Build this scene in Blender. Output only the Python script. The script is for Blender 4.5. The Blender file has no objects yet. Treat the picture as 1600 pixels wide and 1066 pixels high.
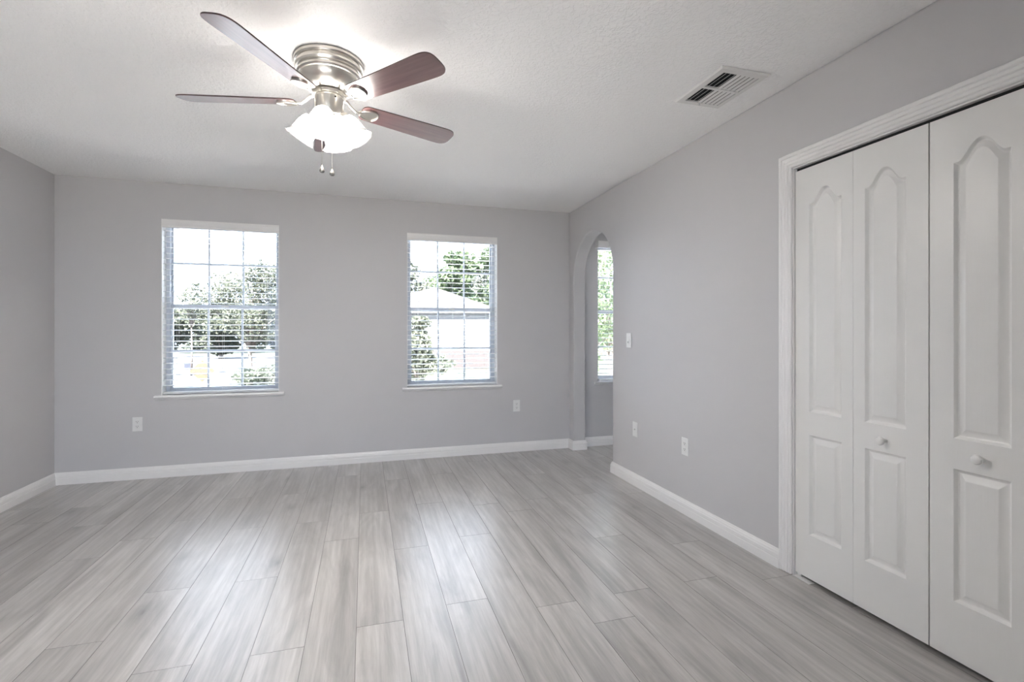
import bpy, bmesh, math, random
from mathutils import Vector, Matrix
PI = math.pi
random.seed(7)
S = bpy.context.scene
COL = S.collection

# ------------------------------------------------------------------ camera
F_PX, TH, HOR, CAM_H = 770.26, 0.29019, 517.65, 1.2094
cam_d = bpy.data.cameras.new('camera'); cam = bpy.data.objects.new('camera', cam_d); COL.objects.link(cam)
cam.location = (0, 0, CAM_H); cam.rotation_euler = (PI/2, 0, -TH)
cam_d.sensor_width = 36; cam_d.lens = 36*F_PX/1600; cam_d.shift_y = -(533-HOR)/1600
cam_d.clip_start = 0.02; cam_d.clip_end = 500
S.camera = cam
# ------------------------------------------------------------------ colour management
S.view_settings.view_transform = 'Standard'; S.view_settings.look = 'None'
S.view_settings.gamma = 1; S.view_settings.use_curve_mapping = False
S.view_settings.exposure = 1.66
S.cycles.max_bounces = 14; S.cycles.diffuse_bounces = 8; S.cycles.glossy_bounces = 5
S.cycles.transparent_max_bounces = 16; S.cycles.transmission_bounces = 8
S.cycles.sample_clamp_indirect = 12; S.cycles.caustics_reflective = False; S.cycles.caustics_refractive = False
S.cycles.use_denoising = True
# ------------------------------------------------------------------ sky: bright overcast
SKY = 3.0
SUN = 34.0
LAMP = 9.0
BULB = 380.0
wd = bpy.data.worlds.new('overcast_sky'); S.world = wd; wd.use_nodes = True
nt = wd.node_tree; nt.nodes.clear()
wo = nt.nodes.new('ShaderNodeOutputWorld'); bg = nt.nodes.new('ShaderNodeBackground')
tc = nt.nodes.new('ShaderNodeTexCoord'); nz = nt.nodes.new('ShaderNodeTexNoise'); cr = nt.nodes.new('ShaderNodeValToRGB')
nz.inputs['Scale'].default_value = 2.2; nz.inputs['Detail'].default_value = 4
cr.color_ramp.elements[0].position = .3; cr.color_ramp.elements[0].color = (.62, .77, 1, 1)
cr.color_ramp.elements[1].position = .7; cr.color_ramp.elements[1].color = (.72, .84, 1, 1)
nt.links.new(tc.outputs['Generated'], nz.inputs['Vector']); nt.links.new(nz.outputs['Fac'], cr.inputs['Fac'])
nt.links.new(cr.outputs['Color'], bg.inputs['Color']); bg.inputs['Strength'].default_value = SKY
nt.links.new(bg.outputs[0], wo.inputs[0])

sun_d = bpy.data.lights.new('sun', 'SUN'); sun_d.energy = SUN; sun_d.angle = math.radians(1.5); sun_d.color = (1, .98, .955)
sun = bpy.data.objects.new('sun', sun_d); COL.objects.link(sun)
sun.rotation_euler = Vector((-.28, -.52, .90)).to_track_quat('Z', 'Y').to_euler()

XL, XR, YB, YF, CH = -2.336, 2.032, 4.738, -0.95, 2.44
WT = 0.132            # inner wall thickness
BT = 0.20             # outer wall thickness
HX, HY = 4.2, 2.30    # hall beyond the arch
W = {1: (-1.613, -.722), 2: (.382, 1.262), 3: (2.362, 3.24), 5: (3.36, 4.10)}  # last entry: unseen hall window, added to light the arch soffit
WZ0, WZ1 = .678, 2.14
FW = (-1.9, -.1)    # wide unseen window, added behind the camera for fill daylight
def portal(name, x0, x1, z0, z1, y, into):
    d = bpy.data.lights.new(name, 'AREA'); d.shape = 'RECTANGLE'; d.size = x1-x0; d.size_y = z1-z0
    d.cycles.is_portal = True
    o = bpy.data.objects.new(name, d); COL.objects.link(o); o.location = ((x0+x1)/2, y, (z0+z1)/2)
    o.rotation_euler = (-PI/2 if into < 0 else PI/2, 0, 0)
for k, (a, b) in W.items(): portal('sky_portal', a, b, WZ0, WZ1, YB+BT+.01, -1)
portal('sky_portal', FW[0], FW[1], .06, 2.2, YF-BT-.01, 1)

# ------------------------------------------------------------------ helpers
def at(px, zc, z=0):
    xc = (px-800)*zc/F_PX
    return Vector((zc*math.sin(TH)+xc*math.cos(TH), zc*math.cos(TH)-xc*math.sin(TH), z))
def new(): return bmesh.new()
def obj(name, bm, m, parent=None, smooth=False, loc=None, bevel=0, rot=None):
    me = bpy.data.meshes.new(name)
    bmesh.ops.recalc_face_normals(bm, faces=bm.faces)
    if smooth:
        for f in bm.faces: f.smooth = True
    bm.to_mesh(me); bm.free()
    for mm in (m if isinstance(m, (list, tuple)) else [m]): me.materials.append(mm)
    o = bpy.data.objects.new(name, me); COL.objects.link(o)
    if parent: o.parent = parent
    if loc is not None: o.location = loc
    if rot is not None: o.rotation_euler = rot
    if smooth and smooth != 'all':
        me.set_sharp_from_angle(angle=math.radians(24))
    if bevel:
        b = o.modifiers.new('bevel', 'BEVEL'); b.width = bevel; b.segments = 2; b.limit_method = 'ANGLE'; b.angle_limit = math.radians(40)
    return o
def tag(o, label=None, cat=None, group=None, kind=None):
    if label: o['label'] = label
    if cat: o['category'] = cat
    if group: o['group'] = group
    if kind: o['kind'] = kind
    return o
def empty(name, loc, label=None, cat=None, group=None, kind=None, rot=None):
    o = bpy.data.objects.new(name, None); COL.objects.link(o); o.location = loc; o.empty_display_size = .1
    if rot: o.rotation_euler = rot
    return tag(o, label, cat, group, kind)
def box(bm, x0, x1, y0, y1, z0, z1, M=None):
    c = [Vector((x, y, z)) for x in (x0, x1) for y in (y0, y1) for z in (z0, z1)]
    if M: c = [M @ p for p in c]
    v = [bm.verts.new(p) for p in c]
    for f in ((0,1,3,2),(4,6,7,5),(0,4,5,1),(2,3,7,6),(0,2,6,4),(1,5,7,3)):
        bm.faces.new([v[i] for i in f])
    return bm
def lathe(bm, prof, n=40, M=None, wave=None):
    rings = []
    for (r, z) in prof:
        if r < 1e-6:
            p = Vector((0, 0, z)); rings.append([bm.verts.new(M @ p if M else p)])
        else:
            ring = []
            for i in range(n):
                a = 2*PI*i/n; rr = r*(1+(wave(r, z, a) if wave else 0))
                p = Vector((rr*math.cos(a), rr*math.sin(a), z)); ring.append(bm.verts.new(M @ p if M else p))
            rings.append(ring)
    for A, B in zip(rings, rings[1:]):
        if len(A) == 1 and len(B) == 1: continue
        for i in range(n):
            j = (i+1) % n
            if len(A) == 1: bm.faces.new((A[0], B[i], B[j]))
            elif len(B) == 1: bm.faces.new((A[i], A[j], B[0]))
            else: bm.faces.new((A[i], A[j], B[j], B[i]))
    return bm
def tube(bm, pts, r, n=8, caps=True):
    pts = [Vector(p) for p in pts]; rings = []; prev = None
    for i, p in enumerate(pts):
        d = (pts[min(i+1, len(pts)-1)]-pts[max(i-1, 0)]).normalized()
        ref = Vector((0, 0, 1)) if abs(d.z) < .9 else Vector((1, 0, 0))
        a = d.cross(ref).normalized() if prev is None else (prev-d*prev.dot(d)).normalized()
        prev = a; b = d.cross(a); rr = r[i] if isinstance(r, (list, tuple)) else r
        rings.append([bm.verts.new(p+(a*math.cos(2*PI*k/n)+b*math.sin(2*PI*k/n))*rr) for k in range(n)])
    for A, B in zip(rings, rings[1:]):
        for k in range(n): bm.faces.new((A[k], A[(k+1) % n], B[(k+1) % n], B[k]))
    if caps: bm.faces.new(rings[0]); bm.faces.new(rings[-1][::-1])
    return bm
def sweep(bm, path, prof, closed=False):
    """prof: list of (u, z) cross-section; path: list of (point, u-direction) ; point at z base"""
    rings = [[bm.verts.new(Vector(p)+Vector(u)*a+Vector(w)*b) for (a, b) in prof] for (p, u, w) in path]
    n = len(prof)
    for A, B in zip(rings, rings[1:]):
        for k in range(n): bm.faces.new((A[k], A[(k+1) % n], B[(k+1) % n], B[k]))
    bm.faces.new(rings[0][::-1]); bm.faces.new(rings[-1])
    return bm
def slab(loops, thick, fn, round_r=0):
    """flat sheet with holes (2-D loops; first is the outline) extruded by thick; fn(u,v,w) -> world"""
    bm = bmesh.new()
    sides = []
    for w in (0, thick):
        es = []
        for L in loops:
            vs = [bm.verts.new(fn(u, v, w)) for u, v in L]
            es += [bm.edges.new((vs[i], vs[(i+1) % len(vs)])) for i in range(len(vs))]
            sides.append(vs)
        bmesh.ops.triangle_fill(bm, edges=es, use_beauty=True, use_dissolve=False)
    k = len(loops)
    for A, B in zip(sides[:k], sides[k:]):
        for i in range(len(A)):
            j = (i+1) % len(A); bm.faces.new((A[i], A[j], B[j], B[i]))
    return bm
def rect(u0, u1, v0, v1): return [(u0, v0), (u1, v0), (u1, v1), (u0, v1)]

# ------------------------------------------------------------------ materials
def N(t, k): return t.nodes.new(k)
def mat(name, col, rough=.5, metal=0, spec=.5, coat=0, bump=None, var=None, emit=None):
    m = bpy.data.materials.new(name); m.use_nodes = True; t = m.node_tree; b = t.nodes['Principled BSDF']
    b.inputs['Base Color'].default_value = (*col, 1); b.inputs['Roughness'].default_value = rough
    b.inputs['Metallic'].default_value = metal; b.inputs['Specular IOR Level'].default_value = spec
    if coat: b.inputs['Coat Weight'].default_value = coat; b.inputs['Coat Roughness'].default_value = .12
    tc = N(t, 'ShaderNodeTexCoord')
    if var:   # (scale, amount)
        n = N(t, 'ShaderNodeTexNoise'); n.inputs['Scale'].default_value = var[0]; n.inputs['Detail'].default_value = 4
        t.links.new(tc.outputs['Object'], n.inputs['Vector'])
        mx = N(t, 'ShaderNodeMix'); mx.data_type = 'RGBA'; mx.blend_type = 'MIX'
        t.links.new(n.outputs['Fac'], mx.inputs['Factor'])
        mx.inputs['A'].default_value = (*[c*(1-var[1]) for c in col], 1); mx.inputs['B'].default_value = (*[min(1, c*(1+var[1])) for c in col], 1)
        t.links.new(mx.outputs['Result'], b.inputs['Base Color'])
    if bump:  # (scale, strength, distance, detail, stretch)
        n = N(t, 'ShaderNodeTexNoise'); n.inputs['Scale'].default_value = bump[0]; n.inputs['Detail'].default_value = bump[3] if len(bump) > 3 else 3
        src = tc.outputs['Object']
        if len(bump) > 4:
            mp = N(t, 'ShaderNodeMapping'); mp.inputs['Scale'].default_value = bump[4]; t.links.new(src, mp.inputs['Vector']); src = mp.outputs['Vector']
        t.links.new(src, n.inputs['Vector'])
        bp = N(t, 'ShaderNodeBump'); bp.inputs['Strength'].default_value = bump[1]; bp.inputs['Distance'].default_value = bump[2]
        t.links.new(n.outputs['Fac'], bp.inputs['Height']); t.links.new(bp.outputs['Normal'], b.inputs['Normal'])
    if emit: b.inputs['Emission Color'].default_value = (*emit[0], 1); b.inputs['Emission Strength'].default_value = emit[1]
    return m
M_wall = mat('greige_wall_paint', (.575, .562, .564), .55, spec=.3, bump=(90, .12, .002))
M_trim = mat('white_trim_paint', (.82, .805, .79), .35)
M_door = mat('white_moulded_door_paint', (.80, .79, .765), .33, bump=(9, .5, .0006, 6, (14, 14, .9)), spec=.5)
M_plastic = mat('white_device_plastic', (.80, .795, .78), .3)
M_blind = mat('white_blind_vinyl', (.68, .69, .695), .4)
M_vinyl = mat('white_window_vinyl', (.50, .535, .59), .35)
M_nickel = mat('brushed_nickel', (.60, .575, .53), .33, metal=1, bump=(60, .05, .0004, 3, (1, 1, 12)))
M_fob = mat('dark_satin_nickel', (.28, .27, .25), .3, metal=1)
M_dark = mat('black_recess', (.012, .012, .012), .8)
M_knob = mat('porcelain_white', (.82, .81, .78), .15)
M_cord = mat('white_cord', (.75, .75, .73), .7)
M_tassel = mat('brown_tassel_wood', (.16, .12, .09), .5)
M_steel = mat('zinc_steel', (.6, .6, .58), .4, metal=1)
M_vent = mat('white_enamel_vent', (.72, .71, .69), .4)

def ceiling_mat():
    m = bpy.data.materials.new('knockdown_ceiling'); m.use_nodes = True; t = m.node_tree; b = t.nodes['Principled BSDF']
    b.inputs['Base Color'].default_value = (.90, .89, .88, 1); b.inputs['Roughness'].default_value = .75; b.inputs['Specular IOR Level'].default_value = .2
    tc = N(t, 'ShaderNodeTexCoord')
    n1 = N(t, 'ShaderNodeTexNoise'); n1.inputs['Scale'].default_value = 52; n1.inputs['Detail'].default_value = 5; n1.inputs['Distortion'].default_value = .8
    r = N(t, 'ShaderNodeValToRGB'); r.color_ramp.elements[0].position = .44; r.color_ramp.elements[1].position = .60
    t.links.new(tc.outputs['Object'], n1.inputs['Vector']); t.links.new(n1.outputs['Fac'], r.inputs['Fac'])
    bp = N(t, 'ShaderNodeBump'); bp.inputs['Strength'].default_value = .45; bp.inputs['Distance'].default_value = .004
    t.links.new(r.outputs['Color'], bp.inputs['Height']); t.links.new(bp.outputs['Normal'], b.inputs['Normal'])
    return m
M_ceil = ceiling_mat()

def floor_mat():
    m = bpy.data.materials.new('grey_oak_laminate'); m.use_nodes = True; t = m.node_tree; b = t.nodes['Principled BSDF']; L = t.links.new
    tc = N(t, 'ShaderNodeTexCoord'); at_ = N(t, 'ShaderNodeAttribute'); at_.attribute_name = 'plank'
    sep = N(t, 'ShaderNodeSeparateColor'); L(at_.outputs['Color'], sep.inputs[0])
    off = N(t, 'ShaderNodeVectorMath'); off.operation = 'SCALE'; off.inputs['Scale'].default_value = 37.0; L(at_.outputs['Color'], off.inputs[0])
    add = N(t, 'ShaderNodeVectorMath'); add.operation = 'ADD'; L(tc.outputs['Object'], add.inputs[0]); L(off.outputs[0], add.inputs[1])
    def noise(scale, detail, vec, dist=0, rough=.5):
        mp = N(t, 'ShaderNodeMapping'); mp.inputs['Scale'].default_value = vec; L(add.outputs[0], mp.inputs['Vector'])
        n = N(t, 'ShaderNodeTexNoise'); n.inputs['Scale'].default_value = scale; n.inputs['Detail'].default_value = detail; n.inputs['Distortion'].default_value = dist; n.inputs['Roughness'].default_value = rough
        L(mp.outputs[0], n.inputs['Vector']); return n
    broad = noise(1, 5, (9.5, .55, 1), .8, .62); fine = noise(1, 6, (120, 5, 1), .3, .65); blotch = noise(1, 4, (9, 1.6, 1), 1.2, .6)
    km = N(t, 'ShaderNodeMapping'); km.inputs['Scale'].default_value = (3.6, 1.7, 1); L(add.outputs[0], km.inputs['Vector'])
    kn = N(t, 'ShaderNodeTexNoise'); kn.inputs['Scale'].default_value = 9; kn.inputs['Detail'].default_value = 3; L(km.outputs[0], kn.inputs['Vector'])
    ks = N(t, 'ShaderNodeVectorMath'); ks.operation = 'MULTIPLY_ADD'; L(kn.outputs['Color'], ks.inputs[0]); ks.inputs[1].default_value = (.11, .11, 0); L(km.outputs[0], ks.inputs[2])
    kv = N(t, 'ShaderNodeTexVoronoi'); kv.inputs['Scale'].default_value = 1; L(ks.outputs[0], kv.inputs['Vector'])
    rings = N(t, 'ShaderNodeTexWave'); rings.wave_type = 'BANDS'
    km2 = N(t, 'ShaderNodeMapping'); km2.inputs['Scale'].default_value = (26, 1.0, 1); L(add.outputs[0], km2.inputs['Vector']); L(km2.outputs[0], rings.inputs['Vector'])
    rings.inputs['Scale'].default_value = .35; rings.inputs['Distortion'].default_value = 5; rings.inputs['Detail'].default_value = 3; rings.inputs['Detail Scale'].default_value = 1.2
    r1 = N(t, 'ShaderNodeValToRGB'); e = r1.color_ramp.elements
    e[0].position = .25; e[0].color = (.235, .221, .208, 1); e[1].position = .78; e[1].color = (.450, .432, .415, 1)
    x = e.new(.5); x.color = (.340, .325, .311, 1)
    L(broad.outputs['Fac'], r1.inputs['Fac'])
    def mul(a, fac_out, lo, hi, amt):
        r = N(t, 'ShaderNodeMapRange'); r.inputs['From Min'].default_value = lo; r.inputs['From Max'].default_value = hi
        r.inputs['To Min'].default_value = 1-amt; r.inputs['To Max'].default_value = 1+amt*.6; L(fac_out, r.inputs['Value'])
        s = N(t, 'ShaderNodeVectorMath'); s.operation = 'SCALE'; L(a, s.inputs[0]); L(r.outputs[0], s.inputs['Scale']); return s.outputs[0]
    c = mul(r1.outputs['Color'], fine.outputs['Fac'], .35, .65, .10)
    c = mul(c, blotch.outputs['Fac'], .36, .60, .15)
    c = mul(c, rings.outputs['Fac'], 0, 1, .06)
    c = mul(c, sep.outputs[1], 0, 1, .07)
    c = mul(c, kv.outputs['Distance'], .02, .20, .22)
    c = mul(c, kv.outputs['Distance'], .0, .06, .18)
    L(c, b.inputs['Base Color'])
    b.inputs['Roughness'].default_value = .36; b.inputs['Specular IOR Level'].default_value = .5
    b.inputs['Coat Weight'].default_value = 1; b.inputs['Coat Roughness'].default_value = .31; b.inputs['Coat IOR'].default_value = 1.36
    bp = N(t, 'ShaderNodeBump'); bp.inputs['Strength'].default_value = .18; bp.inputs['Distance'].default_value = .0008
    L(fine.outputs['Fac'], bp.inputs['Height']); L(bp.outputs['Normal'], b.inputs['Normal'])
    return m
M_floor = floor_mat()
M_seam = mat('dark_plank_bevel', (.18, .17, .165), .6)

def glass_mat():
    m = bpy.data.materials.new('window_glass'); m.use_nodes = True; t = m.node_tree; t.nodes.clear()
    o = N(t, 'ShaderNodeOutputMaterial'); mx = N(t, 'ShaderNodeMixShader'); tr = N(t, 'ShaderNodeBsdfTransparent'); gl = N(t, 'ShaderNodeBsdfGlossy')
    fr = N(t, 'ShaderNodeFresnel'); fr.inputs['IOR'].default_value = 1.35; gl.inputs['Roughness'].default_value = .02
    tr.inputs['Color'].default_value = (.95, .95, .955, 1)
    t.links.new(fr.outputs[0], mx.inputs[0]); t.links.new(tr.outputs[0], mx.inputs[1]); t.links.new(gl.outputs[0], mx.inputs[2]); t.links.new(mx.outputs[0], o.inputs[0])
    return m
M_glass = glass_mat()
def wood_blade():
    m = bpy.data.materials.new('mahogany_blade_veneer'); m.use_nodes = True; t = m.node_tree; b = t.nodes['Principled BSDF']; L = t.links.new
    tc = N(t, 'ShaderNodeTexCoord'); mp = N(t, 'ShaderNodeMapping'); mp.inputs['Scale'].default_value = (3, 60, 60)
    n = N(t, 'ShaderNodeTexNoise'); n.inputs['Scale'].default_value = 1; n.inputs['Detail'].default_value = 5
    L(tc.outputs['Object'], mp.inputs['Vector']); L(mp.outputs[0], n.inputs['Vector'])
    r = N(t, 'ShaderNodeValToRGB'); r.color_ramp.elements[0].position = .3; r.color_ramp.elements[0].color = (.11, .045, .045, 1)
    r.color_ramp.elements[1].position = .75; r.color_ramp.elements[1].color = (.19, .095, .092, 1)
    L(n.outputs['Fac'], r.inputs['Fac']); L(r.outputs[0], b.inputs['Base Color'])
    b.inputs['Roughness'].default_value = .30; b.inputs['Specular IOR Level'].default_value = .8
    b.inputs['Coat Weight'].default_value = 1; b.inputs['Coat Roughness'].default_value = .22; b.inputs['Coat IOR'].default_value = 2.2
    return m
M_blade = wood_blade()
M_blade_edge = mat('dark_blade_edge', (.06, .03, .028), .5)
M_shade = mat('lit_frosted_glass', (.9, .9, .88), .25, emit=((1, .955, .90), LAMP))
M_shade_rim = mat('clear_glass_rim', (.42, .41, .41), .25, emit=((1, .97, .94), .10))
M_bulb = mat('lit_bulb', (1, 1, 1), .3, emit=((1, .945, .88), BULB))

# ------------------------------------------------------------------ room shell
def struct(name, bm, m, parent=None, **k):
    o = obj(name, bm, m, parent, **k)
    if not parent: o['kind'] = 'structure'
    return o
# floor: planks as one mesh
PW, PL = .1885, 1.315
known = {0: 2.80, 1: 2.17, 2: 2.865, 3: 2.036, 4: 3.17, 5: 2.04, 6: 2.62, 7: 2.04, 8: 2.42, -1: 2.108, -2: 3.02, -3: 2.038, -4: 2.657, -5: 2.045, -6: 2.664, -7: 2.30, -8: 2.05}
def floor_mesh():
    bm = bmesh.new(); lay = bm.loops.layers.color.new('plank')
    X0, X1, Y0, Y1 = XL, HX, YF, YB
    rng = random.Random(3)
    k0 = math.floor((X0-.155)/PW); k1 = math.ceil((X1-.155)/PW)
    g = .0009
    for k in range(k0, k1):
        xa, xb = max(X0, .155+k*PW), min(X1, .155+(k+1)*PW)
        if xb-xa < .003: continue
        y0 = known.get(k, 2.0+rng.random()*PL)
        y = y0-math.ceil((y0-Y0)/PL)*PL
        while y < Y1:
            ya, yb = max(Y0, y), min(Y1, y+PL); y += PL
            if yb-ya < .004: continue
            col = (rng.random(), rng.random(), rng.random(), 1)
            a = [bm.verts.new((px, py, 0)) for px, py in ((xa+g, ya+g), (xb-g, ya+g), (xb-g, yb-g), (xa+g, yb-g))]
            f = bm.faces.new(a); f.material_index = 0
            for l in f.loops: l[lay] = col
            c = [bm.verts.new((px, py, -.0015)) for px, py in ((xa, ya), (xb, ya), (xb, yb), (xa, yb))]
            for i in range(4):
                q = bm.faces.new((a[i], c[i], c[(i+1) % 4], a[(i+1) % 4])); q.material_index = 1
    for f in bm.faces:
        f.normal_update()
    box(bm, XL-.1, HX+.1, YF-.1, YB, -.12, -.0016)
    for f in list(bm.faces)[-6:]: f.material_index = 1
    return bm
fl = struct('floor', floor_mesh(), [M_floor, M_seam])
# ceiling
struct('ceiling', box(new(), XL-BT, HX+BT, YF-BT, YB+BT, CH, CH+.12), M_ceil)
# back wall with three window openings plus the added hall one
holes = [rect(a, b, WZ0-.02, WZ1) for a, b in W.values()]
struct('wall_back', slab([rect(XL-BT, HX+BT, -.12, CH)]+holes, BT, lambda u, v, w: Vector((u, YB+w, v))), M_wall)
struct('wall_left', box(new(), XL-BT, XL, YF, YB, -.12, CH), M_wall)
struct('wall_front', slab([rect(XL-BT, HX+BT, -.12, CH), rect(FW[0], FW[1], .06, 2.2)], BT, lambda u, v, w: Vector((u, YF-w, v))), M_wall)
# right wall: arch and closet opening are notches in its outline
A0, A1, ASP, ACY, AR = 3.798, 4.622, 1.735, 4.21, .412
C0, C1, CZ = .715, 1.945, 2.018
arch = [(A0, 0), (A0, ASP)]+[(ACY-AR*math.cos(PI*i/32), ASP+AR*math.sin(PI*i/32)) for i in range(1, 32)]+[(A1, ASP), (A1, 0)]
outl = [(YF, 0), (C0, 0), (C0, CZ), (C1, CZ), (C1, 0)]+arch+[(YB, 0), (YB, CH), (YF, CH)]
wr = struct('wall_right', slab([outl], WT, lambda u, v, w: Vector((XR+w, u, v))), M_wall)
bv = wr.modifiers.new('bullnose', 'BEVEL'); bv.width = .012; bv.segments = 3; bv.limit_method = 'ANGLE'; bv.angle_limit = math.radians(50)
struct('wall_hall_right', box(new(), HX, HX+BT, YF, YB, -.12, CH), M_wall)
struct('wall_hall_front', box(new(), XR+WT, HX, HY-.1, HY, 0, CH), M_wall)
struct('wall_closet_back', box(new(), 2.75, 2.85, .45, HY-.1, 0, CH), M_wall)
struct('wall_closet_side', box(new(), XR+WT, 2.75, .45, .55, 0, CH), M_wall)

# baseboards
BP = [(0, 0), (.0145, 0), (.0145, .044), (.0125, .048), (.0135, .052), (.0135, .068), (.0105, .073), (.0095, .080), (.0055, .087), (.0035, .094), (0, .095)]
def base(name, pts):
    """pts: plan polyline, room side on the left of travel"""
    n = len(pts); P = [Vector((*p, 0)) for p in pts]; path = []
    for i in range(n):
        d0 = (P[i]-P[i-1]).normalized() if i else None; d1 = (P[i+1]-P[i]).normalized() if i < n-1 else None
        nl = lambda d: Vector((-d.y, d.x, 0))
        if d0 is None: u = nl(d1)
        elif d1 is None: u = nl(d0)
        else:
            a, b = nl(d0), nl(d1); u = (a+b)/(1+a.dot(b))
        path.append((P[i], u, Vector((0, 0, 1))))
    return struct(name, sweep(new(), path, BP), M_trim)
base('baseboard_back', [(XR, YB), (XL, YB)])
base('baseboard_left', [(XL, YB), (XL, YF)])
base('baseboard_stub', [(XR+WT, YB), (XR+WT, A1), (XR, A1), (XR, YB)])
base('baseboard_hall', [(HX, YB), (XR+WT, YB)])
base('baseboard_right', [(XR, 2.0175), (XR, A0), (XR+WT, A0)])
base('baseboard_hall_right', [(HX, HY), (HX, YB)])
base('baseboard_hall_front', [(XR+WT, HY), (HX, HY)])
base('baseboard_front', [(XL, YF), (XR, YF)])
base('baseboard_closet', [(XR, YF), (XR, .642)])

# closet casing, reeded profile
def casing():
    bm = new(); cw = .071; yi0, yi1, zi = C0, C1, CZ
    pr = [(0, 0), (0, .010), (.004, .013), (.010, .013), (.014, .0105), (.018, .0145), (.028, .0145), (.032, .0115), (.036, .0155), (.046, .0155), (.050, .0125), (.054, .0175), (.066, .0175), (.071, .014), (.071, 0)]
    path = []
    for (y, z, uy, uz) in ((yi1, .006, 1, 0), (yi1, zi, 1, 1), (yi0, zi, -1, 1), (yi0, .006, -1, 0)):
        path.append((Vector((XR, y, z)), Vector((0, uy, uz)), Vector((-1, 0, 0))))
    return sweep(bm, path, pr)
struct('trim_1', casing(), M_trim)
jb = new()
for y0, y1, z0, z1 in ((C1-.006, C1, 0, CZ), (C0, C0+.006, 0, CZ), (C0, C1, CZ-.006, CZ)):
    box(jb, XR+.001, XR+WT, y0, y1, z0, z1)
struct('trim_2', jb, M_trim)
trk = struct('trim_3', box(new(), XR+.022, XR+.046, C0+.008, C1-.008, CZ-.022, CZ-.0065), M_dark)
# shoe gap: dark threshold behind the doors
# bifold doors
LW, DT, DZ0, DZ1 = .3005, .032, .022, 1.996
def panel_loop(x0, x1, z0, z1, d, lift):
    a0, a1 = x0+d, x1-d; n = 28; L = [(a0, z0+d), (a1, z0+d)]
    for i in range(n+1):
        x = a1+(a0-a1)*i/n
        if lift:
            s = abs((x-(x0+x1)/2))/((x1-x0)/2-d*.3); c = .5*(1+math.cos(PI*min(1, s/.84)**1.18)); zt = z1+lift*c
        else: zt = z1
        L.append((x, zt-d))
    return L
def leaf_mesh(p0, p1):
    bm = new(); w = LW-.0015
    panels = [(p0, p1, .232, .712, 0), (p0, p1, .822, 1.818, .066)]
    FR = 0.0
    es = []; outer = [bm.verts.new((x, FR, z)) for x, z in rect(0, w, DZ0, DZ1)]
    es += [bm.edges.new((outer[i], outer[(i+1) % 4])) for i in range(4)]
    for (x0, x1, z0, z1, lift) in panels:
        prev = None
        for d, dep in ((0, 0), (.002, .0022), (.0085, .0115), (.0125, .0130), (.0155, .0125), (.034, .0030), (.037, .0020), (.0385, .0020)):
            vs = [bm.verts.new((x, FR+dep, z)) for x, z in panel_loop(x0, x1, z0, z1, d, lift)]
            if prev is None: es += [bm.edges.new((vs[i], vs[(i+1) % len(vs)])) for i in range(len(vs))]
            else:
                for i in range(len(vs)):
                    j = (i+1) % len(vs); bm.faces.new((prev[i], prev[j], vs[j], vs[i]))
            prev = vs
        bm.faces.new(prev)
    bmesh.ops.triangle_fill(bm, edges=es, use_beauty=True)
    back = [bm.verts.new((x, DT, z)) for x, z in rect(0, w, DZ0, DZ1)]
    for i in range(4): bm.faces.new((outer[i], back[i], back[(i+1) % 4], outer[(i+1) % 4]))
    bm.faces.new(back)
    return bm
def leaf(parent, y_start, outer_first, ang=0):
    # local x runs toward -Y (along wall), local y runs into the wall (+X)
    p = (.078, .245) if outer_first else (.052, .219)
    o = obj('door_leaf', leaf_mesh(*p), M_door, parent, smooth=True)
    # basis: local x -> (0,-1,0), local y -> (1,0,0), local z -> z
    o.matrix_local = Matrix(((0, 1, 0, XR+.010), (-1, 0, 0, y_start), (0, 0, 1, 0), (0, 0, 0, 1)))
    return o, p
def knob(parent_leaf, lx, z):
    prof = [(0, -.034), (.008, -.0335), (.015, -.030), (.0178, -.024), (.0165, -.018), (.011, -.013), (.008, -.009), (.008, -.004), (.012, -.002), (.0125, .0005), (0, .0005)]
    bm = lathe(new(), prof, 28, Matrix.Rotation(-PI/2, 4, 'X') @ Matrix.Identity(4))
    o = obj('knob', bm, M_knob, parent_leaf, smooth=True); o.location = (lx, 0, z)
    return o
ys = C1-.0095
d1 = empty('door_1', (XR, 1.64, 0), kind='structure'); d2 = empty('door_2', (XR, 1.03, 0), kind='structure')
def child(par, fn, *a):
    o, p = fn(None, *a); o.parent = par; o.matrix_parent_inverse = Matrix.Translation(-par.location); return o, p
l1, _ = child(d1, leaf, ys, True)
l2, p2 = child(d1, leaf, ys-LW, False); knob(l2, .5*(p2[0]+p2[1])-.002, .760)
l3, p3 = child(d2, leaf, ys-2*LW-.004, True); knob(l3, .5*(p3[0]+p3[1]), .766)
l4, _ = child(d2, leaf, ys-3*LW-.004, False)
for ll in (l2,): ll['label'] = 'inner door leaf with a round white knob'
# floor pivot bracket
br = box(new(), XR-.004, XR+.03, C1-.10, C1-.002, 0.0, .0035); box(br, XR+.022, XR+.030, C1-.03, C1-.008, .0035, .02)
tag(obj('floor_bracket', br, M_plastic, bevel=.001), 'small flat white pivot bracket on the floor under the closet door corner', 'door bracket')

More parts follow.
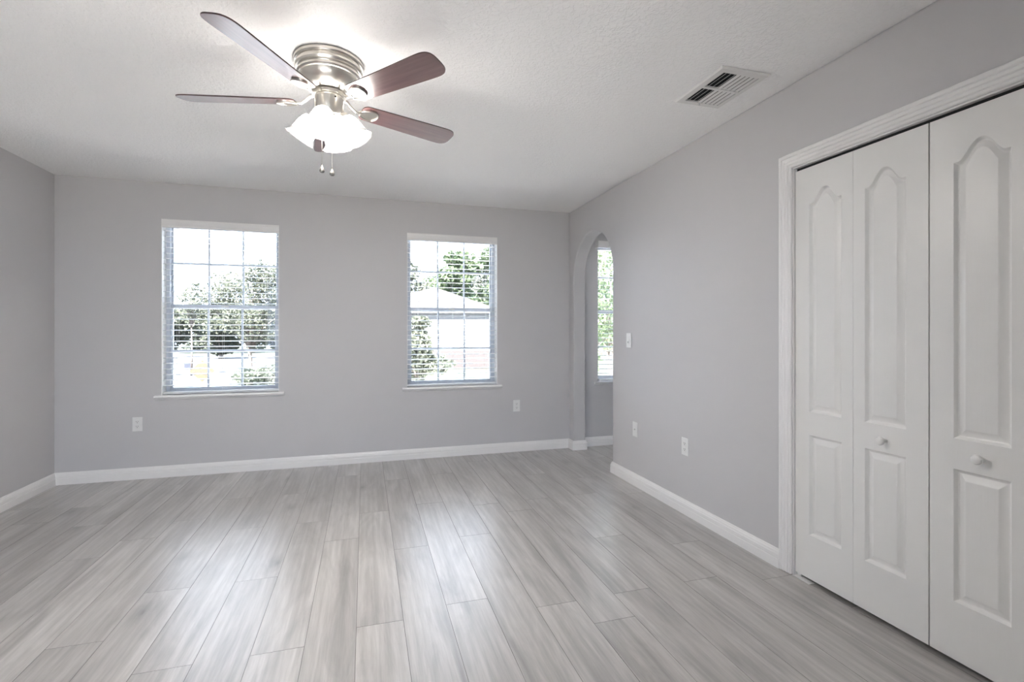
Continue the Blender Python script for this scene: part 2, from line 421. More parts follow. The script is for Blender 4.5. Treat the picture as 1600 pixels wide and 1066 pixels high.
# ------------------------------------------------------------------ windows
def window(n, x0, x1, z0, z1, y, inward=1, blinds=True, cols=3):
    """y: interior wall plane, inward=1 back wall (opening goes +Y)"""
    s = inward
    root = empty('window_%d' % n, ((x0+x1)/2, y, z0), kind='structure')
    def ob(name, bm, m, par=root, **k):
        o = obj(name, bm, m, None, **k); o.parent = par
        o.matrix_parent_inverse = Matrix.Translation(-root.location); return o
    yy = lambda a, b: (min(y+s*a, y+s*b), max(y+s*a, y+s*b))
    fy = yy(.095, .165)
    f = new(); e = .032
    box(f, x0, x0+e, *fy, z0, z1); box(f, x1-e, x1, *fy, z0, z1); box(f, x0+e, x1-e, *fy, z1-e, z1); box(f, x0+e, x1-e, *fy, z0, z0+e)
    ob('window_frame', f, M_vinyl, bevel=.002)
    # jamb liner (white returns) and sill
    j = new(); jy = yy(0.001, .095); t = .004
    box(j, x0, x0+t, *jy, z0, z1); box(j, x1-t, x1, *jy, z0, z1); box(j, x0+t, x1-t, *jy, z1-t, z1)
    ob('jamb', j, M_trim)
    zm = z0+(z1-z0)*.507
    def sash(name, za, zb, ya, yb, mz):
        g = new(); w = .012 if name == 'upper_sash' else .018
        Y = yy(ya, yb)
        box(g, x0+e, x0+e+w, *Y, za, zb); box(g, x1-e-w, x1-e, *Y, za, zb)
        box(g, x0+e+w, x1-e-w, *Y, zb-.028, zb); box(g, x0+e+w, x1-e-w, *Y, za, za+.028)
        S_ = ob(name, g, M_vinyl, bevel=.002)
        gy = (ya+yb)/2; q = new(); a, b = x0+e+w, x1-e-w
        for i in range(1, cols):
            xc = a+(b-a)*i/cols; box(q, xc-.008, xc+.008, *yy(gy-.006, gy+.006), za+.028, zb-.028)
        box(q, a, b, *yy(gy-.0055, gy+.0055), mz-.009, mz+.009)
        o = ob('muntin', q, M_vinyl); 
        p = box(new(), a, b, *yy(gy-.0015, gy+.0015), za+.02, zb-.02); ob('glass', p, M_glass)
    sash('upper_sash', zm-.018, z1-.02, .136, .156, 1.792)
    sash('lower_sash', z0+.022, zm+.020, .104, .130, 1.040)
    lk = new(); xc = (x0+x1)/2; box(lk, xc-.03, xc+.03, *yy(.094, .104), zm+.0, zm+.012); box(lk, xc-.008, xc+.022, *yy(.088, .096), zm+.004, zm+.012)
    ob('sash_lock', lk, M_steel, bevel=.002)
    # stool with nosing and cove under it
    k = new(); ov = .044
    sw = [(-.030, -.006), (-.034, -.010), (-.034, -.016), (-.028, -.021), (-.016, -.025), (-.012, -.034), (0.0, -.036), (0.0, 0.0), (-.026, 0.0)]
    path = [(Vector((xx, y, z0)), Vector((0, s, 0)), Vector((0, 0, 1))) for xx in (x0-ov, x1+ov)]
    sweep(k, path, sw); box(k, x0, x1, *yy(0, .10), z0-.020, z0)
    ob('window_sill', k, M_trim, bevel=.0015)
    return root
for n, (a, b) in W.items(): window(n, a, b, WZ0, WZ1, YB)  # includes the added hall window, hidden from the camera
window(4, FW[0], FW[1], .06, 2.2, YF, -1, cols=2)  # added rear window, out of view, brings in fill daylight

# blinds
def slat(bm, x0, x1, yc, z, wd=.050, tilt=0.0):
    n = 6; th = .0026; top = []; bot = []
    for i in range(n+1):
        u = (i/n-.5)*wd; c = .0022*(1-(2*i/n-1)**2)
        dy, dz = u*math.cos(tilt)-0, u*math.sin(tilt)
        top.append((yc+dy, z+dz+c+th/2)); bot.append((yc+dy, z+dz+c-th/2))
    prof = top+bot[::-1]
    A = [bm.verts.new((x0, p, q)) for p, q in prof]; B = [bm.verts.new((x1, p, q)) for p, q in prof]; m = len(prof)
    for i in range(m): bm.faces.new((A[i], A[(i+1) % m], B[(i+1) % m], B[i]))
    bm.faces.new(A); bm.faces.new(B[::-1])
def blind(x0, x1, yc, z0, z1, label, vy, vx=0, cords=(), wide=True):
    r = empty('window_blind', ((x0+x1)/2, yc, z0), label, 'window blind', 'white horizontal blinds on the far windows')
    def ob(name, bm, m, par=r, **k):
        o = obj(name, bm, m, None, **k); o.parent = par
        o.matrix_parent_inverse = Matrix.Translation(-r.location); return o
    a, b = x0+.006, x1-.006
    hr = box(new(), a, b, yc-.024, yc+.026, z1-.050, z1-.003); ob('headrail', hr, M_blind, bevel=.001)
    vp = [(0, 0), (0, -.066), (-.004, -.068), (-.009, -.064), (-.009, -.052), (-.012, -.048), (-.012, -.016), (-.009, -.010), (-.009, -.003), (-.006, 0)]
    v = new(); xx0, xx1 = (a-.004+vx*-1, b+.004+vx)
    sweep(v, [(Vector((xx, vy, z1-.001)), Vector((0, 1, 0)), Vector((0, 0, 1))) for xx in (xx0, xx1)], vp)
    if vx:
        for xx in (xx0, xx1-.006): box(v, xx, xx+.006, vy, YB-.0005, z1-.069, z1-.001)
    ob('valance', v, M_trim)
    st = new(); pitch = .0462; z = z1-.092; n = 0
    while z > z0+.045: slat(st, a, b, yc, z, tilt=.065); z -= pitch; n += 1
    ob('slats', st, M_blind)
    br_ = box(new(), a, b, yc-.025, yc+.025, z0+.006, z0+.024); ob('bottom_rail', br_, M_blind, bevel=.003)
    cd = new()
    for q in (.115, .5, .885):
        xx = a+(b-a)*q
        for dy in (-.0255, .0265): tube(cd, [(xx, yc+dy, z0+.02), (xx, yc+dy, z1-.05)], .0007, 5)
    ob('ladder_cord', cd, M_cord)
    for (q, zz) in cords:
        xx = a+(b-a)*q
        c = ob('pull_cord', tube(new(), [(xx, yc-.030, z1-.06), (xx, yc-.030, zz)], .0009, 5), M_cord)
        tz = lathe(new(), [(0, 0), (.003, -.001), (.0065, -.012), (.0075, -.022), (.006, -.028), (0, -.029)], 12, Matrix.Translation((xx, yc-.030, zz)))
        o = ob('tassel', tz, M_tassel, par=c, smooth=True)
byc = YB+.040
blind(W[1][0], W[1][1], byc, WZ0, WZ1, 'open white slatted blind in the left window with the oak tree and road behind', YB+.012, cords=((.905, 1.235), (.922, 1.212)))
blind(W[2][0], W[2][1], byc, WZ0, WZ1, 'open white slatted blind in the middle window, pale house behind', YB+.012, cords=((.085, 1.29), (.070, 1.20), (.925, 1.26)))
blind(W[3][0]-.022, W[3][1]+.022, YB-.042, WZ0+.004, WZ1+.014, 'white slatted blind hung over the narrow-looking window seen through the arch', YB-.068, vx=.012, cords=((.11, 1.16), (.13, 1.10)))

# ------------------------------------------------------------------ electrical plates
def plate_local(w=.070, h=.115, t=.005):
    return box(new(), -w/2, w/2, -t, 0, -h/2, h/2)
def device(kind, loc, rz, label, cat, group=None):
    r = empty(kind, loc, label, cat, group, rot=(0, 0, rz))
    pl = obj('cover_plate', plate_local(), M_plastic, r, bevel=.002)
    if kind == 'wall_outlet':
        for dz in (.0195, -.0195):
            s = obj('socket', lathe(new(), [(0, -.0068), (.0150, -.0068), (.0165, -.0055), (.0165, -.004)], 24, Matrix.Translation((0, 0, dz)) @ Matrix.Rotation(-PI/2, 4, 'X') @ Matrix.Identity(4)), M_plastic, r)
            s.data.transform(Matrix.Identity(4))
            q = new(); box(q, -.0075, -.0055, -.0074, -.006, dz-.001, dz+.008); box(q, .0055, .0075, -.0074, -.006, dz-.001, dz+.008); box(q, -.0022, .0022, -.0074, -.006, dz-.009, dz-.0045)
            obj('slots', q, M_dark, s)
        obj('screw', lathe(new(), [(0, -.0060), (.003, -.0058), (.0033, -.005)], 12, Matrix.Rotation(-PI/2, 4, 'X')), M_plastic, r)
    elif kind == 'light_switch':
        q = box(new(), -.0165, .0165, -.0075, -.004, -.033, .033); obj('switch_frame', q, M_plastic, r, bevel=.001)
        q = box(new(), -.004, .004, -.012, -.0075, -.022, -.008); obj('slider', q, mat('grey_slider', (.45, .45, .45), .4), r, bevel=.001)
    else:
        obj('coax_jack', lathe(new(), [(0, -.013), (.0045, -.013), (.0045, -.005)], 16, Matrix.Rotation(-PI/2, 4, 'X')), M_steel, r)
    return r
# note: lathe axis z -> rotated so that z maps to y
device('wall_outlet', (-1.780, YB-.0005, .449), 0, 'white duplex outlet on the back wall, below the left window', 'power outlet')
device('wall_outlet', (1.462, YB-.0005, .460), 0, 'white duplex outlet on the back wall, right of the middle window near the corner', 'power outlet')
device('wall_outlet', (XR-.0005, 2.796, .446), PI/2*-1, 'white duplex outlet on the right wall, left of the closet', 'power outlet')
device('light_switch', (XR-.0005, 3.521, 1.136), -PI/2, 'white slider light switch on the right wall beside the arch', 'light switch')
device('cable_plate', (XR-.0005, 3.423, .441), -PI/2, 'white coaxial cable plate low on the right wall, under the light switch', 'cable plate')

# ------------------------------------------------------------------ ceiling vent
def vent():
    x0, x1, y0, y1 = 1.584, 1.862, 1.905, 2.275
    r = empty('ceiling_vent', ((x0+x1)/2, (y0+y1)/2, CH), 'white rectangular louvred air vent on the ceiling near the right wall', 'air vent')
    def ob(name, bm, m, **k):
        o = obj(name, bm, m, None, **k); o.parent = r; o.matrix_parent_inverse = Matrix.Translation(-r.location); return o
    ix0, ix1, iy0, iy1 = x0+.040, x1-.034, y0+.038, y1-.038; zb = CH-.010
    # flange slopes up to the ceiling at its outer edge
    f = new()
    loops = []
    for (a0, a1, b0, b1, z) in ((x0, x1, y0, y1, CH-.001), (x0, x1, y0, y1, CH-.003), (x0+.008, x1-.008, y0+.008, y1-.008, zb), (ix0, ix1, iy0, iy1, zb), (ix0, ix1, iy0, iy1, CH-.001)):
        loops.append([f.verts.new((x, y, z)) for x, y in ((a0, b0), (a1, b0), (a1, b1), (a0, b1))])
    for A, B in zip(loops, loops[1:]):
        for i in range(4): f.faces.new((A[i], A[(i+1) % 4], B[(i+1) % 4], B[i]))
    ob('flange', f, M_vent)
    ym = (iy0+iy1)/2
    ob('divider', box(new(), ix0, ix1, ym-.008, ym+.008, zb-.001, CH-.0015), M_vent)
    ob('backing', box(new(), ix0, ix1, iy0, iy1, CH-.0014, CH-.0004), M_dark)
    n = 8; v = new(); dx = (ix1-ix0)/n
    for (ya, yb) in ((iy0, ym-.008), (ym+.008, iy1)):
        for i in range(n):
            xc = ix0+dx*(i+.5)+ (dx*.18 if i < 3 else -dx*.10)
            tl = math.radians(-38 if i < 3 else 7)
            M = Matrix.Translation((xc, 0, CH-.0085)) @ Matrix.Rotation(tl, 4, 'Y')
            box(v, -dx*.33 if i < 3 else -dx*.34, dx*.33 if i < 3 else dx*.34, ya, yb, -.0007, .0007, M)
    ob('vanes', v, M_vent)
    ob('damper_lever', box(new(), ix0+.085, ix0+.089, iy1-.004+.0, iy1+.002, CH-.026, zb), M_vent)
vent()

# ------------------------------------------------------------------ ceiling fan
def ceiling_fan():
    FX, FY = -.156, 2.400
    r = empty('ceiling_fan', (FX, FY, CH), 'five-blade flush ceiling fan, brushed nickel with mahogany blades and four lit glass shades', 'ceiling fan')
    Z = lambda z: z-CH
    prof = [(0, 2.4395), (.148, 2.4395), (.151, 2.434), (.151, 2.424), (.147, 2.418), (.141, 2.416), (.1405, 2.413), (.145, 2.408), (.1465, 2.398), (.142, 2.389), (.134, 2.386), (.133, 2.383), (.137, 2.379), (.138, 2.371), (.132, 2.364), (.1275, 2.362), (.126, 2.352), (.120, 2.337), (.108, 2.322), (.092, 2.309), (.076, 2.301), (.066, 2.297), (.060, 2.296), (0, 2.296)]
    obj('motor_housing', lathe(new(), [(a, Z(b)) for a, b in prof], 64), M_nickel, r, smooth=True)
    obj('flywheel', lathe(new(), [(0, Z(2.2965)), (.056, Z(2.2965)), (.074, Z(2.292)), (.074, Z(2.280)), (.058, Z(2.277)), (0, Z(2.277))], 48), M_nickel, r, smooth=True)
    sw = obj('switch_housing', lathe(new(), [(0, Z(2.2775)), (.060, Z(2.2775)), (.063, Z(2.272)), (.063, Z(2.198)), (.060, Z(2.191)), (.054, Z(2.188)), (.050, Z(2.176)), (.042, Z(2.160)), (.026, Z(2.150)), (.012, Z(2.146)), (.010, Z(2.138)), (0, Z(2.134))], 48), M_nickel, r, smooth=True)
    obj('screw', lathe(new(), [(0, .003), (.004, .002), (.004, -.002)], 12, Matrix.Translation((.030, -.0555, Z(2.262))) @ Matrix.Rotation(PI/2, 4, 'X')), M_dark, sw)
    for k in range(5):
        ang = math.radians(167.4-72*k); R = Matrix.Rotation(ang, 4, 'Z')
        # blade iron
        pitch = math.radians(13)
        B = R @ Matrix.Translation((0, 0, Z(2.2555))) @ Matrix.Rotation(-pitch, 4, 'X')
        iron = new()
        tube(iron, [R @ Vector((.060, 0, Z(2.286))), R @ Vector((.085, 0, Z(2.280))), R @ Vector((.105, 0, Z(2.262))), R @ Vector((.125, 0, Z(2.2485))), R @ Vector((.155, 0, Z(2.2480)))], [.010, .0085, .007, .007, .006], 10)
        ir = obj('blade_iron', iron, M_nickel, r, smooth=True)
        # leaf-shaped holder plate under the blade
        lp = new(); pts = []
        for i in range(28):
            a = 2*PI*i/28; x = .185+.047*math.cos(a); y = .034*math.sin(a)*(1-.35*math.cos(a+PI))**1.0
            pts.append((x, y))
        lo = [lp.verts.new(B @ Vector((x, y, -.0085))) for x, y in pts]; hi = [lp.verts.new(B @ Vector((x, y, -.0035))) for x, y in pts]
        lp.faces.new(lo); lp.faces.new(hi[::-1])
        for i in range(28): lp.faces.new((lo[i], lo[(i+1) % 28], hi[(i+1) % 28], hi[i]))
        ring = [B @ Vector((x, y, -.0095)) for x, y in pts[:10]+[]]
        rim = [B @ Vector((x, y, -.0105)) for x, y in (pts[-11:]+pts[:12])]
        tube(lp, rim, .0032, 8)
        obj('blade_holder', lp, M_nickel, ir, smooth=True)
        # blade
        bl = new(); o = []
        r0, r1 = .150, .655
        w0, w1 = .052, .066
        n = 10
        # outline: start at root, rounded corners, tip rounded asymmetrically
        def half(u): return w0+(w1-w0)*((u-r0)/(r1-r0))
        side = []
        for i in range(n+1):
            a = PI/2*i/n; side.append((r0+.030*(1-math.sin(PI/2-a) if 0 else 1-math.sin(a)) , (half(r0+.03)-.030)+.030*math.cos(PI/2-a)))
        # root corner goes from (r0, w-.03) to (r0+.03, w)
        side = [(r0+.030-.030*math.cos(PI/2*i/n), half(r0+.03)-.030+.030*math.sin(PI/2*i/n)) for i in range(n+1)]
        tip = []
        for i in range(n*2+1):
            a = PI/2*i/(n*2); c = math.cos(a); s_ = math.sin(a)
            tip.append((r1-.075+.075*(s_**.62 if s_ > 0 else 0), w1*(c**.62 if c > 0 else 0)))
        up = side+[(x, y) for x, y in tip if x > side[-1][0]]
        pts = up+[(x, -y) for x, y in up[::-1] if abs(y) > 1e-5]
        th = .003
        lo = [bl.verts.new(Vector((x, y, -th))) for x, y in pts]; hi = [bl.verts.new(Vector((x, y, th))) for x, y in pts]
        bl.faces.new(lo); bl.faces.new(hi[::-1])
        for i in range(len(pts)):
            f = bl.faces.new((lo[i], lo[(i+1) % len(pts)], hi[(i+1) % len(pts)], hi[i])); f.material_index = 1
        b_ = obj('blade', bl, [M_blade, M_blade_edge], r, bevel=.0008)
        b_.matrix_local = B
    # light kit
    for k in range(4):
        ang = math.radians(-103+90*k); R = Matrix.Rotation(ang, 4, 'Z'); tilt = math.radians(33)
        neck = Vector((.070, 0, Z(2.186)))
        A = R @ Matrix.Translation(neck) @ Matrix.Rotation(-tilt, 4, 'Y') @ Matrix.Rotation(PI, 4, 'X')
        arm = new(); tube(arm, [R @ Vector((.030, 0, Z(2.200))), R @ Vector((.048, 0, Z(2.205))), A @ Vector((0, 0, -.012))], .011, 12)
        lathe(arm, [(0, -.024), (.014, -.023), (.021, -.014), (.024, 0), (.026, .010), (.022, .011)], 24, A)
        fit = obj('lamp_arm', arm, M_nickel, r, smooth=True)
        wv = lambda rr, z, a: .030*max(0, (z-.085)/.035)*math.cos(10*a)
        op = [(.0235, .002), (.033, .008), (.041, .022), (.0465, .042), (.0495, .065), (.0515, .088)]
        sh = obj('lamp_shade', lathe(new(), op+[(.0490, .088), (.0465, .065), (.0435, .042), (.0380, .022), (.030, .010), (.020, .004)], 60, A), M_shade, fit, smooth=True)
        rimm = obj('shade_rim', lathe(new(), [(.0515, .0882), (.055, .100), (.062, .110), (.0685, .115), (.0670, .1165), (.060, .1125), (.053, .103), (.0490, .0882)], 80, A, wv), M_shade_rim, sh, smooth=True)
        obj('bulb', lathe(new(), [(0, .004), (.012, .006), (.014, .03), (.022, .05), (.024, .064), (.018, .080), (0, .088)], 24, A), M_bulb, fit, smooth=True)
    # pull chains: offsets from the fan axis in plan
    for (dx, dy, zt) in ((-.036, .010, 1.958), (.010, .020, 1.941)):
        ox, oy = dx*.958+.006, -dx*.286-dy-.03
        ch = new(); z = 2.150
        tube(ch, [(ox, oy, Z(2.165)), (ox, oy, Z(zt))], .0010, 6)
        while z > zt:
            lathe(ch, [(0, .0016), (.0014, .0008), (.0014, -.0008), (0, -.0016)], 6, Matrix.Translation((ox, oy, Z(z)))); z -= .0050
        c = obj('pull_chain', ch, M_nickel, r)
        fb = lathe(new(), [(0, .006), (.0025, .004), (.003, -.002), (.006, -.012), (.0105, -.022), (.0115, -.028), (.009, -.034), (0, -.037)], 20, Matrix.Translation((ox, oy, Z(zt))))
        obj('pull_fob', fb, M_fob, c, smooth=True)
ceiling_fan()

# ------------------------------------------------------------------ outdoors
def leaf_mat(name, c1, c2):
    m = bpy.data.materials.new(name); m.use_nodes = True; t = m.node_tree; b = t.nodes['Principled BSDF']
    tc = N(t, 'ShaderNodeTexCoord'); n = N(t, 'ShaderNodeTexNoise'); n.inputs['Scale'].default_value = 1.8; n.inputs['Detail'].default_value = 6
    r = N(t, 'ShaderNodeValToRGB'); r.color_ramp.elements[0].position = .35; r.color_ramp.elements[1].position = .65
    r.color_ramp.elements[0].color = (*c1, 1); r.color_ramp.elements[1].color = (*c2, 1)
    t.links.new(tc.outputs['Object'], n.inputs['Vector']); t.links.new(n.outputs['Fac'], r.inputs['Fac']); t.links.new(r.outputs[0], b.inputs['Base Color'])
    b.inputs['Roughness'].default_value = .6; b.inputs['Specular IOR Level'].default_value = .25
    tl = N(t, 'ShaderNodeBsdfTranslucent'); mx = N(t, 'ShaderNodeMixShader'); mx.inputs[0].default_value = .35
    t.links.new(r.outputs[0], tl.inputs['Color']); t.links.new(b.outputs[0], mx.inputs[1]); t.links.new(tl.outputs[0], mx.inputs[2])
    t.links.new(mx.outputs[0], t.nodes['Material Output'].inputs['Surface'])
    return m
M_leafA = leaf_mat('oak_leaves', (.048, .055, .040), (.085, .093, .066))
M_leafB = leaf_mat('bright_leaves', (.046, .070, .036), (.092, .118, .062))
M_leafC = leaf_mat('shrub_leaves', (.055, .065, .050), (.092, .104, .080))
M_bark = mat('grey_bark', (.12, .10, .085), .9, bump=(20, .6, .01), var=(8, .3))
M_road = mat('pale_concrete_road', (.034, .033, .034), .8, var=(1.5, .12))
M_grass = mat('lawn_grass', (.016, .022, .010), .9, var=(3, .35), bump=(60, .6, .02))
M_stucco = mat('white_stucco', (.10, .10, .102), .8, bump=(60, .2, .003))
M_band = mat('beige_pink_stucco', (.031, .025, .024), .8, var=(5, .1))
M_roof = mat('pinkish_grey_shingles', (.023, .018, .017), .85, var=(14, .15), bump=(30, .4, .01))
M_yellow = mat('faded_yellow_sign', (.038, .027, .010), .5)
M_black = mat('sign_black', (.035, .03, .03), .6)
M_car = mat('dark_car_paint', (.03, .034, .045), .25, coat=.5)
M_carglass = mat('dark_car_glass', (.02, .025, .03), .08)
M_tyre = mat('tyre_rubber', (.02, .02, .02), .8)

def ground_z(x, y):
    t = min(1, max(0, (y-5.0)/9)); lo = -.35-1.25*t
    k = min(1, max(0, (x-0.2)/2.2)); k = k*k*(3-2*k)
    return lo*(1-k)+(-.40)*k
def terrain(name, x0, x1, y0, y1, m, dz=0, n=40, label=None):
    bm = new(); g = {}
    for i in range(n+1):
        for j in range(n+1):
            x = x0+(x1-x0)*i/n; y = y0+(y1-y0)*j/n; g[i, j] = bm.verts.new((x, y, ground_z(x, y)+dz))
    for i in range(n):
        for j in range(n): bm.faces.new((g[i, j], g[i+1, j], g[i+1, j+1], g[i, j+1]))
    return struct(name, bm, m, smooth=True)
terrain('trim_lawn', -40, 40, YB+BT, 100, M_grass, 0, 110)
S_ = bpy.data.objects['trim_lawn']; S_.name = 'lawn'
g2 = struct('rear_lawn', box(new(), -30, 30, -40, -9, -.5, -.25), M_grass)
struct('bounce_patio', box(new(), -9, 9, -9, YF-BT, -.30, -.06), mat('bounce_patio_concrete', (.36, .35, .34), .8))  # unseen slab added to bounce daylight up through the rear window
struct('sky_blocker_roof', box(new(), -6, 6, -3.4, YF-BT, 2.50, 2.62), M_ceil)  # unseen roof added to keep direct sky light off the rear window
dv = new(); g = {}
for i in range(25):
    for j in range(13):
        x = -12+i*1.0; y = YB+BT+.02+j*.72
        g[i, j] = dv.verts.new((x, y, ground_z(x, y)+.05))
for i in range(24):
    for j in range(12): dv.faces.new((g[i, j], g[i+1, j], g[i+1, j+1], g[i, j+1]))
struct('bounce_driveway', dv, mat('bounce_concrete', (.80, .785, .76), .85), smooth=True)  # unseen pale ground added as a reflector, throws light up onto the ceiling
rd = new(); g = {}
for i in range(31):
    y = 17+i*1.6
    for j in range(9):
        xl = -26+ (y-17)*.05; xw = -2.0-(max(0, y-20))*.10
        x = xl+(xw-xl)*j/8; g[i, j] = rd.verts.new((x, y, ground_z(x, y)+.02))
for i in range(30):
    for j in range(8): rd.faces.new((g[i, j], g[i+1, j], g[i+1, j+1], g[i, j+1]))
struct('road', rd, M_road)
cb = new()
tube(cb, [(-24, 33, -1.52), (-16, 30, -1.52), (-9, 28.2, -1.52), (-5, 27.6, -1.52)], .16, 6)
struct('kerb', cb, M_stucco)

def foliage(rng, lumps, count, size, aspect=.55):
    vs, fs = [], []
    tot = sum(l[1][0]*l[1][1]*l[1][2] for l in lumps)
    for c, rad in lumps:
        n = int(count*rad[0]*rad[1]*rad[2]/tot)+20
        for _ in range(n):
            while True:
                p = Vector((rng.uniform(-1, 1), rng.uniform(-1, 1), rng.uniform(-1, 1)))
                if p.length < 1: break
            p = p*(p.length**-.25 if p.length > .05 else 1)
            q = Vector((c[0]+p.x*rad[0], c[1]+p.y*rad[1], c[2]+p.z*rad[2]))
            a = Vector((rng.gauss(0, 1), rng.gauss(0, 1), rng.gauss(0, 1))).normalized(); b = a.cross(Vector((rng.gauss(0, 1), rng.gauss(0, 1), rng.gauss(0, 1)))).normalized()
            s = size*rng.uniform(.6, 1.3); i = len(vs)
            vs += [q-a*s, q+b*s*aspect, q+a*s, q-b*s*aspect]; fs.append((i, i+1, i+2, i+3))
    me = bpy.data.meshes.new('foliage'); me.from_pydata([tuple(v) for v in vs], [], fs); return me
def tree(name, base, top, crown_r, crown_lo, label, cat, m, seed, leaves=6000, size=.10, lumps=14, group=None, trunk_r=.12, sparse=1.0):
    rng = random.Random(seed); r = empty(name, base, label, cat, group)
    H = top-base.z; tk = new(); cz0 = crown_lo-base.z; cz = (cz0+H)/2; ch = (H-cz0)/2
    fork = max(.25, cz0+.15*ch)
    tube(tk, [(0, 0, -.05), (.03*H/5, 0, fork*.5), (0, .02*H/5, fork), (.02, 0, cz+ch*.4)], [trunk_r, trunk_r*.8, trunk_r*.65, trunk_r*.2], 10)
    L = []
    for i in range(lumps):
        a = rng.uniform(0, 2*PI); u = rng.uniform(-1, 1); rr = math.sqrt(max(0.05, 1-u*u))*rng.uniform(.35, .78)
        c = Vector((math.cos(a)*rr*crown_r, math.sin(a)*rr*crown_r, cz+u*ch*.74))
        rad = crown_r*rng.uniform(.24, .40)*sparse
        L.append((c, (rad, rad, rad*.72)))
        tube(tk, [(0, 0, fork), ((c.x)*.45, c.y*.45, fork+(c.z-fork)*.6), tuple(c)], [trunk_r*.4, trunk_r*.22, trunk_r*.05], 6)
    L.append((Vector((0, 0, cz)), (crown_r*.5, crown_r*.5, ch*.6)))
    obj('trunk', tk, M_bark, r, smooth='all')
    me = foliage(rng, L, leaves, size); me.materials.append(m)
    o = bpy.data.objects.new('foliage', me); COL.objects.link(o); o.parent = r
    return r
def on_ground(px, zc, dz=0):
    p = at(px, zc); p.z = ground_z(p.x, p.y)+dz; return p
ztop = lambda zc, y: CAM_H+(HOR-y)*zc/F_PX
# left window
tree('oak_tree', on_ground(390, 25), ztop(25, 405), 3.0, ztop(25, 556), 'large grey-green oak tree standing across the road, filling the left window', 'tree', M_leafA, 11, 11000, .075, 24, sparse=.85, trunk_r=.13)
tree('slender_tree', on_ground(299, 31), ztop(31, 428), 1.1, ztop(23, 520), 'thin sparse young tree left of the large oak in the left window', 'tree', M_leafA, 12, 900, .08, 9, trunk_r=.06, sparse=.8)
tree('roadside_bush', on_ground(408, 14.4), ztop(14.4, 562), .92, ztop(14.4, 645), 'dense green bush in the lower right corner of the left window', 'bush', M_leafC, 13, 5200, .06, 14, trunk_r=.05, sparse=1.15)
for i, (px, zc, y, rr, lab) in enumerate(((258, 50, 452, 2.7, 'distant tree in the tree line at the left edge of the left window'), (305, 64, 474, 3.6, 'low rounded distant tree behind the thin young tree'), (345, 50, 466, 2.7, 'distant tree in the tree line behind the left half of the large oak'), (395, 64, 462, 3.6, 'distant tree in the tree line behind the right half of the large oak'), (438, 50, 455, 2.7, 'distant tree in the tree line at the right edge of the left window'))):
    tree('distant_tree', on_ground(px, zc), ztop(zc, y), rr, ztop(zc, 560), lab, 'tree', M_leafC if i % 2 else M_leafA, 30+i, 4000, .22, 16, 'tree line beyond the road', .25, 1.1)
# right window
for i, (px, zc, y, rr, lab, mm) in enumerate(((716, 35, 385, 1.9, 'tall green tree rising behind the pale house in the middle window', M_leafB), (782, 38, 368, 2.0, 'tallest green tree at the right edge of the middle window, behind the house', M_leafB), (684, 46, 425, 2.3, 'mid-height tree left of the tall trees above the house roof', M_leafB), (640, 36, 385, 1.6, 'pale sparse tree at the upper left of the middle window', M_leafA), (749, 47, 400, 2.4, 'dense tree filling the gap between the two tall trees behind the house', M_leafC))):
    tree('background_tree', on_ground(px, zc), ztop(zc, y), rr, ztop(zc, 520), lab, 'tree', mm, 50+i, 4200 if i != 3 else 900, .17, 16, 'trees behind the pale house', .2, 1.15)
tree('garden_tree', on_ground(652, 9.2), ztop(9.2, 487), .56, ztop(9.2, 606), 'small grey-green garden tree covering the lower left of the middle window', 'tree', M_leafA, 71, 5200, .042, 16, trunk_r=.05, sparse=1.1)
tree('low_shrub', on_ground(694, 11), ztop(11, 555), .30, ztop(11, 585), 'low shrub beside the house lawn in the middle window', 'bush', M_leafC, 72, 800, .04, 8, trunk_r=.03)
for i, (x, y, h_, lab) in enumerate(((4.6, 10.0, 3.6, 'leafy tree seen through the blind of the window beyond the arch'), (6.6, 12.5, 4.6, 'taller tree behind the leafy one seen through the arch window'))):
    tree('side_tree', Vector((x, y, -.4)), h_, 1.5, .1, lab, 'tree', M_leafB, 80+i, 3000, .07, 16, 'trees outside the arch window', .1, 1.15)
# neighbouring house
def house():
    c = at(772, 21); zb = -.42
    r = empty('neighbour_house', (c.x, c.y, zb), 'pale one-storey house with pinkish hip roof seen through the middle window', 'house', rot=(0, 0, -TH))
    Wd, Dp, E = 6.0, 6.0, 2.42; WL = .80
    obj('wall', box(new(), -Wd, 0, 0, Dp, WL, E), M_stucco, r)
    obj('wainscot', box(new(), -Wd-.01, .02, -.02, Dp+.02, -.1, WL), M_band, r)
    obj('fascia', box(new(), -Wd-.18, .18, -.18, Dp+.18, E-.02, E+.14), M_stucco, r)
    rf = new(); e = .22; z0, z1 = E+.14, E+1.35; d = 3.0
    v = [rf.verts.new(p) for p in ((-Wd-e, -e, z0), (e, -e, z0), (e, Dp+e, z0), (-Wd-e, Dp+e, z0), (-Wd+d, Dp/2, z1), (-d, Dp/2, z1))]
    for f in ((0, 1, 5, 4), (1, 2, 5), (2, 3, 4, 5), (3, 0, 4), (0, 3, 2, 1)): rf.faces.new([v[i] for i in f])
    obj('roof', rf, M_roof, r)
house()
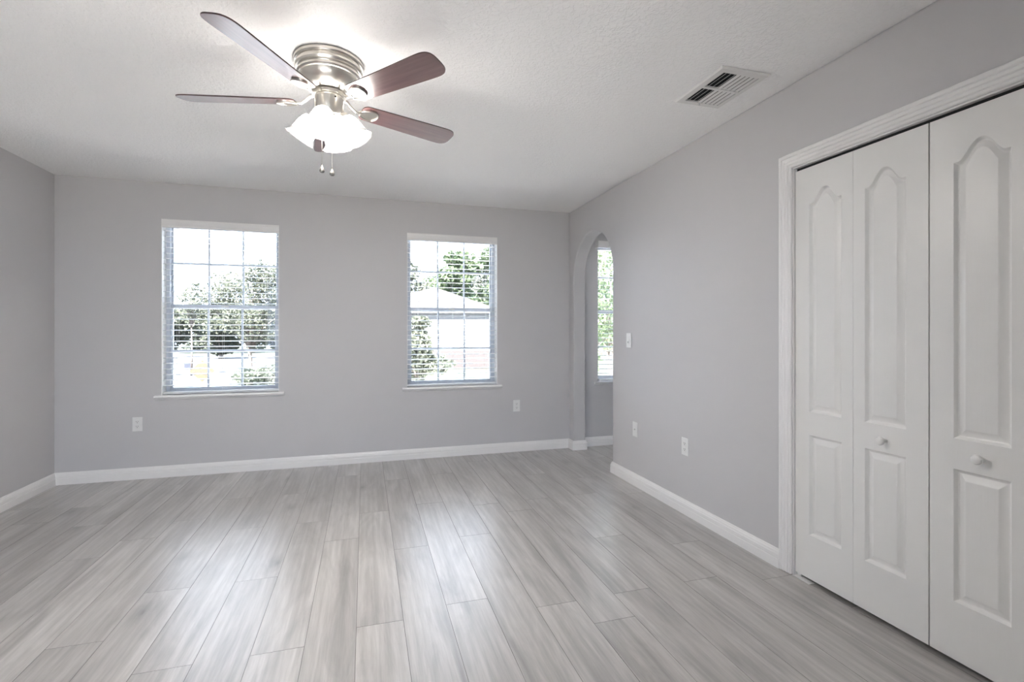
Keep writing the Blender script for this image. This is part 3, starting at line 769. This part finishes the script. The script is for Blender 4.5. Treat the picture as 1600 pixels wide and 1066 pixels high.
# warning sign
def sign():
    zc = 16; p = on_ground(316, zc); z = ztop(zc, 580)
    r = empty('road_sign', p, 'faded yellow diamond warning sign on a post beside the road', 'road sign', rot=(0, 0, -TH+.38))
    obj('post', tube(new(), [(0, 0.02, -.1), (0, 0.02, z-p.z+.25)], .025, 8), M_steel, r)
    h = .36; zz = z-p.z; f = new()
    fr = [f.verts.new((x, -.012, q)) for x, q in ((0, zz-h), (h, zz), (0, zz+h), (-h, zz))]; bk = [f.verts.new((x, -.006, q)) for x, q in ((0, zz-h), (h, zz), (0, zz+h), (-h, zz))]
    f.faces.new(fr); f.faces.new(bk[::-1])
    for i in range(4): f.faces.new((fr[i], fr[(i+1) % 4], bk[(i+1) % 4], bk[i]))
    sp = obj('sign_panel', f, M_yellow, r)
    for txt, dz in (('NO', .045), ('OUTLET', -.115)):
        cu = bpy.data.curves.new('lettering', 'FONT'); cu.body = txt; cu.size = .15; cu.align_x = 'CENTER'; cu.extrude = .0015
        o = bpy.data.objects.new('tmp', cu); COL.objects.link(o)
        dg = bpy.context.evaluated_depsgraph_get(); me = bpy.data.meshes.new_from_object(o.evaluated_get(dg)); bpy.data.objects.remove(o)
        me.materials.clear(); me.materials.append(M_black)
        t = bpy.data.objects.new('lettering', me); COL.objects.link(t); t.parent = sp; t.location = (0, -.015, zz+dz); t.rotation_euler = (PI/2, 0, 0)
sign()
# cars
def car(px, zc, yaw, label):
    p = on_ground(px, zc, .0); r = empty('parked_car', p, label, 'car', rot=(0, 0, yaw))
    prof = [(-2.2, .35), (-2.22, .70), (-2.05, .92), (-1.45, .98), (-.85, 1.38), (.45, 1.42), (1.15, 1.02), (1.95, .86), (2.2, .66), (2.2, .35)]
    b = new(); n = len(prof); A = []
    for y, k in ((-.86, 1), (-.80, 1), (.80, 1), (.86, 1)):
        ins = .06 if abs(y) > .83 else 0
        A.append([b.verts.new((x*(1-ins*.2), y*(1 if z < 1.0 else .80), z-(ins*.3 if z > .9 else -ins*.2))) for x, z in prof])
    for U, V in zip(A, A[1:]):
        for i in range(n): b.faces.new((U[i], U[(i+1) % n], V[(i+1) % n], V[i]))
    b.faces.new(A[0]); b.faces.new(A[-1][::-1])
    obj('body', b, M_car, r, smooth=True)
    g = new()
    for s in (-1, 1):
        q = [(-1.25, 1.02), (-.80, 1.32), (.40, 1.36), (.98, 1.03)]
        vv = [g.verts.new((x, s*(.875 if z < 1.1 else .70), z)) for x, z in q]; g.faces.new(vv)
        vv2 = [g.verts.new((x, s*(.86 if z < 1.1 else .685), z)) for x, z in q]; g.faces.new(vv2[::-1])
        for i in range(4): g.faces.new((vv[i], vv[(i+1) % 4], vv2[(i+1) % 4], vv2[i]))
    obj('side_window', g, M_carglass, r)
    for x in (-1.35, 1.38):
        for s in (-1, 1):
            obj('wheel', lathe(new(), [(0, -.1), (.2, -.1), (.30, -.09), (.32, -.05), (.32, .05), (.30, .09), (0, .1)], 24, Matrix.Translation((x, s*.80, .32)) @ Matrix.Rotation(PI/2, 4, 'X')), M_tyre, r)
car(404, 19, 1.30, 'dark car parked beside the bush at the bottom of the left window')
def bin_():
    p = on_ground(294.5, 36); r = empty('roadside_bin', p, 'small dark blue-grey bin at the far roadside, left of the yellow sign', 'bin')
    b = new(); n = [(.19, 0), (.23, .50)]
    A = [[b.verts.new((x*w, y*w, z)) for x, y in ((-1, -1), (1, -1), (1, 1), (-1, 1))] for w, z in n]
    for i in range(4): b.faces.new((A[0][i], A[0][(i+1) % 4], A[1][(i+1) % 4], A[1][i]))
    b.faces.new(A[0][::-1]); b.faces.new(A[1])
    obj('body', b, M_car, r); obj('lid', box(new(), -.25, .25, -.25, .25, .50, .55), M_car, r)
bin_()
